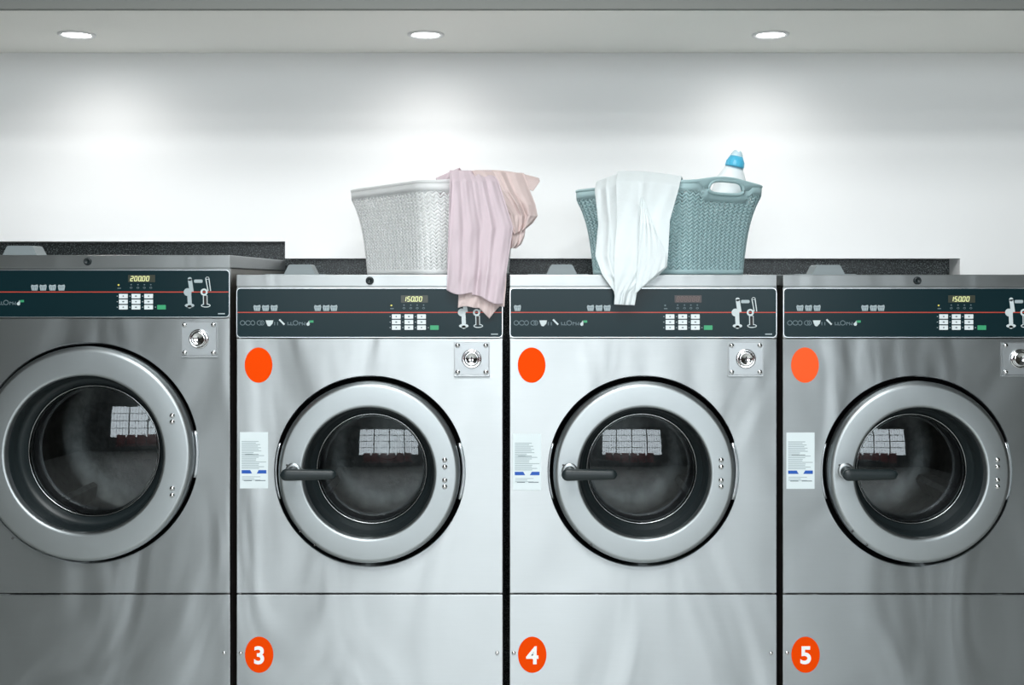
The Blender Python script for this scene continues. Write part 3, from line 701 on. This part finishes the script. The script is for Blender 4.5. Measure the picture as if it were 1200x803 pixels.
def basket(name, cx, cy, m, label):
    root = empty(name, (cx, cy, ZT), label, 'laundry basket', 'knit-pattern laundry baskets')
    mb = MB(); rows = 23; N = 76
    t0, t1 = .045, .885
    pitch = (t1 - t0) / (rows - 1)
    for r in range(rows):
        t = t0 + pitch * r; pts = []; rad = []
        for i in range(N * 4):
            ph = i % 4; s = i / (N * 4)
            dz = (-.5, 0, .5, 0)[ph] * pitch * 1.0
            # keep clear of the hand holes
            pts.append(basket_point(cx, cy, s, t + dz, 0))
            rad.append((.0028, .0047, .0040, .0047)[ph])
        vs = []; keep = [not (t > .80 and min(abs((i / (N * 4)) - c) for c in (SE / 2, SE / 2 + SH, SE / 2 + 1)) < .0535) for i in range(N * 4)]; fs = []; n = 8; M_ = len(pts)
        C = Vector((cx, cy, 0))
        for i, p in enumerate(pts):
            a_, b_ = pts[i - 1], pts[(i + 1) % M_]; tt = (b_ - a_).normalized()
            s = i / M_; o = (basket_point(cx, cy, s, t, .01) - basket_point(cx, cy, s, t, 0)).normalized()
            upv = Vector((0, 0, 1))
            for j in range(n):
                q = 2 * PI * j / n; vs.append(p + o * (.0034 * math.cos(q)) + upv * (rad[i] * math.sin(q)))
        for i in range(M_):
            k = (i + 1) % M_
            if not (keep[i] and keep[k]): continue
            for j in range(n):
                l = (j + 1) % n; fs.append((i * n + j, i * n + l, k * n + l, k * n + j))
        mb.add(vs, fs, True)
    # floor of the basket
    ring = [basket_point(cx, cy, i / 96, .03) for i in range(96)]
    mb.add(ring + [Vector((cx, cy, ring[0].z))], [(i, (i + 1) % 96, 96) for i in range(96)])
    mb.build('woven_wall', m, root)
    # foot band
    def band(ta, tb, o0, thick, name):
        mb = MB(); n = 240; vs = []; fs = []
        prof = [(ta, 0), (ta, o0), ((ta + tb) / 2, o0 * 1.25), (tb, o0), (tb, 0), (tb, -thick), (ta, -thick)]
        for i in range(n):
            for tt, oo in prof: vs.append(basket_point(cx, cy, i / n, tt, oo))
        P = len(prof)
        for i in range(n):
            k = (i + 1) % n
            for j in range(P): fs.append((i * P + j, i * P + (j + 1) % P, k * P + (j + 1) % P, k * P + j))
        mb.add(vs, fs, True); return mb.build(name, m, root)
    band(.0, .05, .003, .003, 'foot_band')
    # smooth rim: lower edge, hand holes and rolled top
    n = 320; mb = MB(); vs = []; fs = []
    def hole(s):
        for c in (SE / 2, SE / 2 + SH):
            d = abs(s - c) / .0425
            if d < 1: return (1 - d ** 4) ** .5
        return 0
    for i in range(n):
        s = i / n; hr = handle_rise(s); h = hole(s)
        dd = min(abs(s - c) for c in (SE / 2, SE / 2 + SH, SE / 2 + 1)); pl = min(1, max(0, (.070 - dd) / .018)); pl = pl * pl * (3 - 2 * pl)
        lowt = .88 - .10 * pl
        topz = 1.0
        mid = .965 - .05 * pl
        a = mid - .048 * h; b = mid + (.098 * h)
        col_ = [(lowt, .003, 0), (a, .0045, 0), (a, -.0035, 0), (lowt, -.003, 0)]
        for tt, oo, l in col_: vs.append(basket_point(cx, cy, s, tt, oo))
        top = topz + .062 * hr; b2 = b if h else mid
        for tt, oo in [(b2, .0045), (top - .022, .0062), (top - .008, .0062), (top, .002), (top, -.003), (top - .01, -.006), (b2, -.0045)]:
            vs.append(basket_point(cx, cy, s, tt, oo))
    P = 11
    for i in range(n):
        k = (i + 1) % n
        for a, b in ((0, 1), (1, 2), (2, 3), (3, 0)): fs.append((i * P + a, i * P + b, k * P + b, k * P + a))
        idx = list(range(4, 11))
        for a, b in zip(idx, idx[1:] + idx[:1]): fs.append((i * P + a, i * P + b, k * P + b, k * P + a))
    mb.add(vs, fs, True); mb.build('rim', m, root)
    # raised lip round each hand hole
    mb = MB()
    for c in (SE / 2, SE / 2 + SH):
        pts = []
        for i in range(48):
            a = 2 * PI * i / 48; ds = .0435 * math.copysign(abs(math.cos(a)) ** .8, math.cos(a))
            h = max(0, 1 - (abs(ds) / .0435) ** 4) ** .5
            tt = .915 + (.098 * h if math.sin(a) >= 0 else -.048 * h)
            pts.append(basket_point(cx, cy, c + ds, tt, .003))
        mb.tube(pts, .0048, 8, True); mb.build('handle_lip', m, root); mb = MB()
    return root
BX, BY = .449, 3.415
WBX = -.219
basket('laundry_basket', WBX, BY, BWHITE, 'white knit-pattern plastic basket with a pink scarf, on washer number 3')
basket('laundry_basket', BX, BY, BBLUE, 'pale blue knit-pattern plastic basket with a white garment, on washer number 4')

# ------------------------------------------------------------------ detergent bottle in the blue basket
def bottle():
    x, y = .568, 3.33; z0 = ZT + .016; H = .297
    root = empty('detergent_bottle', (x, y, z0), 'white detergent bottle with a blue cap standing in the blue basket', 'bottle')
    mb = MB(); mb.lathez(x, y, [(0, z0), (.042, z0), (.048, z0 + .006), (.050, z0 + H - .10), (.048, z0 + H - .07), (.042, z0 + H - .035), (.030, z0 + H - .012), (.024, z0 + H), (.0, z0 + H)], 40, 1.0, .62)
    mb.build('body', BOTTLE, root)
    zc = z0 + H
    mb = MB(); mb.lathez(x, y, [(.0, zc), (.0265, zc), (.027, zc + .003), (.025, zc + .016), (.0185, zc + .030), (.0, zc + .030)], 32)
    for i in range(16):
        a = 2 * PI * i / 16; mb.tube([(x + .0262 * math.cos(a), y + .0262 * math.sin(a), zc + .003), (x + .0248 * math.cos(a), y + .0248 * math.sin(a), zc + .016)], .0012, 5)
    mb.build('cap', CAPBLUE, root)
    mb = MB(); mb.lathez(x, y, [(.018, zc + .0295), (.0165, zc + .036), (.012, zc + .044), (.009, zc + .047), (0, zc + .047)], 28)
    mb.build('spout', CAPCLEAR, root)
    root.rotation_euler = (0, math.radians(12), 0)
bottle()

# ------------------------------------------------------------------ draped cloth
def lerp(a, b, t): return a + (b - a) * t
def poly_at(pl, v):
    """pl: list of (v, px, py, D)"""
    if v <= pl[0][0]: return pl[0][1:]
    for a, b in zip(pl, pl[1:]):
        if v <= b[0]:
            t = (v - a[0]) / (b[0] - a[0]); t2 = t
            return tuple(lerp(a[i], b[i], t2) for i in (1, 2, 3))
    return pl[-1][1:]
def sheet(name, left, right, m, parent, nu=90, nv=90, folds=(5, .008), seed=1, sag=None, wob=.0015, thick=.0012, bottom=None, foldgrow=.5):
    rnd = random.Random(seed); ph = [rnd.uniform(0, 6.28) for _ in range(8)]
    FD = []
    nf = max(2, int(folds[0] * 2.2))
    for k in range(nf):
        FD.append(((k + rnd.uniform(.1, .9)) / nf, rnd.uniform(-.12, .12), rnd.uniform(.22, .62) / nf, (-1) ** k * rnd.uniform(.7, 1.7), rnd.uniform(0, 6.28), rnd.uniform(.5, 3.5)))
    vs = []; fs = []
    for j in range(nv + 1):
        v = j / nv; L_, R_ = poly_at(left, v), poly_at(right, v)
        for i in range(nu + 1):
            u = i / nu
            px, py, D = (lerp(L_[k], R_[k], u) for k in range(3))
            if sag: 
                dpx, dpy, dD = sag(u, v); px += dpx; py += dpy; D += dD
            amp = folds[1] * (foldgrow + (1 - foldgrow) * v)
            uu = u + .035 * math.sin(3 * v + ph[0]) + .02 * math.sin(7 * u + ph[1])
            f = 0
            for (c0, sl, wd, am, v0, vw) in FD:
                e = (u - c0 - sl * v) / (wd * (.6 + .6 * v)); f += am * math.exp(-e * e) * (.55 + .45 * math.sin(vw * v + v0))
            D += amp * f + wob * math.sin(23 * u + 17 * v + ph[4])
            px += .8 * math.sin(5 * v + ph[5] + 3 * u) * v
            if bottom and v > .8: py += bottom(u) * (v - .8) / .2
            vs.append(at(px, py, D))
    for j in range(nv):
        for i in range(nu):
            a = j * (nu + 1) + i; fs.append((a, a + 1, a + nu + 2, a + nu + 1))
    mb = MB(); mb.add(vs, fs, True); o = mb.build(name, m, parent)
    so = o.modifiers.new('s', 'SOLIDIFY'); so.thickness = thick; so.offset = 0
    return o

# pink scarf over the handle end of the white basket
pk = empty('scarf', (fx(560), 3.15, ZT), 'pale pink chiffon scarf draped over the right end of the white basket', 'scarf')
sheet('front_drape',
      [(0, 537, 232, 3.36), (.07, 530, 208, 3.28), (.13, 526.5, 199, 3.17), (.2, 527, 212, 3.10), (.5, 526, 270, 3.07), (.8, 524, 322, 3.068), (1, 522.5, 340, 3.068)],
      [(0, 606, 240, 3.46), (.07, 592, 210, 3.38), (.13, 575, 199.5, 3.25), (.2, 584, 212, 3.19), (.5, 601, 266, 3.15), (.8, 593, 322, 3.085), (1, 590, 352, 3.07)],
      PINK, pk, 130, 90, (5.2, .0085), 4, foldgrow=.55, bottom=lambda u: 3 * math.sin(9 * u) + (3 if u > .45 else 0))
sheet('under_drape',
      [(0, 540, 250, 3.12), (.5, 538, 330, 3.084), (1, 536, 361, 3.080)],
      [(0, 595, 250, 3.20), (.5, 593, 330, 3.088), (1, 592, 358, 3.080)],
      PINK2, pk, 90, 60, (3.3, .005), 9, foldgrow=.6, bottom=lambda u: (16 * max(0, 1 - abs(u - .68) / .22)) - 1.5 * math.sin(11 * u))
sheet('right_fold',
      [(0, 560, 232, 3.40), (.12, 556, 204, 3.28), (.2, 553, 200, 3.19), (.4, 566, 222, 3.16), (.7, 592, 252, 3.20), (1, 603, 275, 3.20)],
      [(0, 612, 235, 3.46), (.12, 612, 207, 3.38), (.2, 614, 203, 3.28), (.4, 622, 226, 3.25), (.55, 628, 240, 3.24), (.7, 630.5, 253, 3.24), (.85, 624, 262, 3.24), (1, 616, 268, 3.23)],
      PINK2, pk, 90, 70, (3.4, .008), 21, foldgrow=.7)
sheet('rolled_edge',
      [(0, 556, 206, 3.37), (.3, 556, 199.5, 3.32), (.6, 556, 201, 3.26), (1, 557, 206, 3.24)],
      [(0, 626, 222, 3.43), (.3, 632, 209, 3.38), (.6, 633, 213, 3.31), (1, 624, 224, 3.27)],
      PINK2, pk, 60, 30, (1.6, .004), 5, sag=lambda u, v: (0, -3.5 * math.sin(PI * u), 0), foldgrow=1)
sheet('hanging_end',
      [(0, 588, 225, 3.25), (.5, 594, 262, 3.21), (1, 597, 291, 3.18)],
      [(0, 617, 228, 3.29), (.5, 616, 262, 3.25), (.8, 614, 277, 3.23), (.92, 611, 286, 3.22), (1, 605, 291, 3.22)],
      PINK2, pk, 50, 50, (2.2, .006), 14, foldgrow=1)
sheet('left_fold',
      [(0, 513, 232, 3.40), (.4, 512, 212, 3.36), (.6, 511, 209, 3.32), (1, 516, 214, 3.27)],
      [(0, 545, 228, 3.40), (.4, 541, 200, 3.34), (.6, 538, 196.5, 3.26), (1, 534, 203, 3.22)],
      PINK, pk, 50, 30, (2.1, .004), 8, foldgrow=1)

# white garment over the long side of the blue basket
wh = empty('white_garment', (fx(745), 3.15, ZT), 'white cotton garment hanging over the left side of the blue basket', 'garment')
def wsag(u, v):
    k = max(0, 1 - abs(v - .12) / .16); return (0, -6 * math.sin(PI * min(1, u)) * k, 0)
sheet('left_panel',
      [(0, 716, 244, 3.56), (.06, 707, 219, 3.50), (.11, 699, 213, 3.43), (.17, 697, 223, 3.37), (.4, 701.5, 262, 3.25), (.58, 698, 300, 3.12), (.7, 706, 322, 3.078), (.85, 719, 341, 3.072), (1, 721, 355, 3.072)],
      [(0, 742, 240, 3.46), (.06, 740, 214, 3.38), (.11, 738, 206, 3.32), (.17, 738, 216, 3.25), (.4, 738, 258, 3.16), (.58, 738, 300, 3.09), (.7, 737, 321, 3.078), (.85, 736, 342, 3.074), (1, 735, 356, 3.074)],
      LINEN, wh, 70, 110, (2, .005), 12, sag=lambda u, v: wsag(u * .45, v), foldgrow=.9)
sheet('right_panel',
      [(0, 738, 242, 3.50), (.06, 731, 214, 3.41), (.11, 724, 206, 3.35), (.17, 722, 216, 3.26), (.4, 723, 258, 3.15), (.58, 719.5, 300, 3.082), (.7, 719, 321, 3.068), (.85, 720, 341, 3.062), (1, 719.5, 357, 3.062)],
      [(0, 800, 240, 3.35), (.06, 801, 214, 3.26), (.11, 799, 206.8, 3.155), (.17, 796, 218, 3.085), (.4, 785, 258, 3.080), (.58, 783, 300, 3.078), (.66, 782, 313, 3.075), (.72, 774, 321, 3.070), (.88, 747, 342, 3.066), (1, 744, 358, 3.066)],
      LINEN, wh, 110, 110, (2.6, .006), 16, sag=lambda u, v: wsag(.35 + .65 * u, v), foldgrow=.9)
sheet('pointed_flap',
      [(0, 750, 232, 3.12), (.4, 750, 262, 3.080), (1, 744, 345, 3.052)],
      [(0, 753, 230, 3.12), (.4, 764, 262, 3.062), (.8, 781, 297, 3.056), (1, 780, 313, 3.055)],
      LINEN, wh, 60, 60, (1.1, .003), 41, foldgrow=.8)

# ------------------------------------------------------------------ light
w = bpy.data.worlds.new('sky'); scene.world = w; w.use_nodes = True
bg = w.node_tree.nodes['Background']; bg.inputs[0].default_value = (.86, .95, 1, 1); bg.inputs[1].default_value = 5.6
po = bpy.data.lights.new('window_portal', 'AREA'); po.shape = 'RECTANGLE'; po.size = WX1 - WX0; po.size_y = WZ1 - WZ0; po.cycles.is_portal = True
o = bpy.data.objects.new('window_portal', po); o.location = ((WX0 + WX1) / 2, YR - .16, (WZ0 + WZ1) / 2); o.rotation_euler = (math.radians(90), 0, 0); col.objects.link(o)
for x, y in ((-.9, .5), (.7, .5), (-.1, -.6), (-.1, 1.4)):  # unseen fill lights added under the ceiling to brighten the room, no fixtures
    a = bpy.data.lights.new('added_ceiling_fill', 'AREA'); a.shape = 'SQUARE'; a.size = .6; a.energy = 29; a.color = (.97, 1, 1)
    o = bpy.data.objects.new('added_ceiling_fill', a); o.location = (x, y, TOP - .01); col.objects.link(o)

# ------------------------------------------------------------------ camera
cam = bpy.data.cameras.new('camera'); co = bpy.data.objects.new('camera', cam); col.objects.link(co)
cam.sensor_width = 36; cam.lens = FPX / 1200 * 36; cam.shift_y = -(401.5 - 331) / 1200; cam.clip_start = .05
co.location = (0, 0, CZ); co.rotation_euler = (math.radians(90), 0, 0); scene.camera = co

scene.view_settings.view_transform = 'Standard'; scene.view_settings.look = 'None'
scene.view_settings.exposure = 0.46; scene.view_settings.gamma = 1; scene.view_settings.use_curve_mapping = False
scene.cycles.use_denoising = True
scene.cycles.max_bounces = 8; scene.cycles.transparent_max_bounces = 12
scene.cycles.sample_clamp_indirect = 6
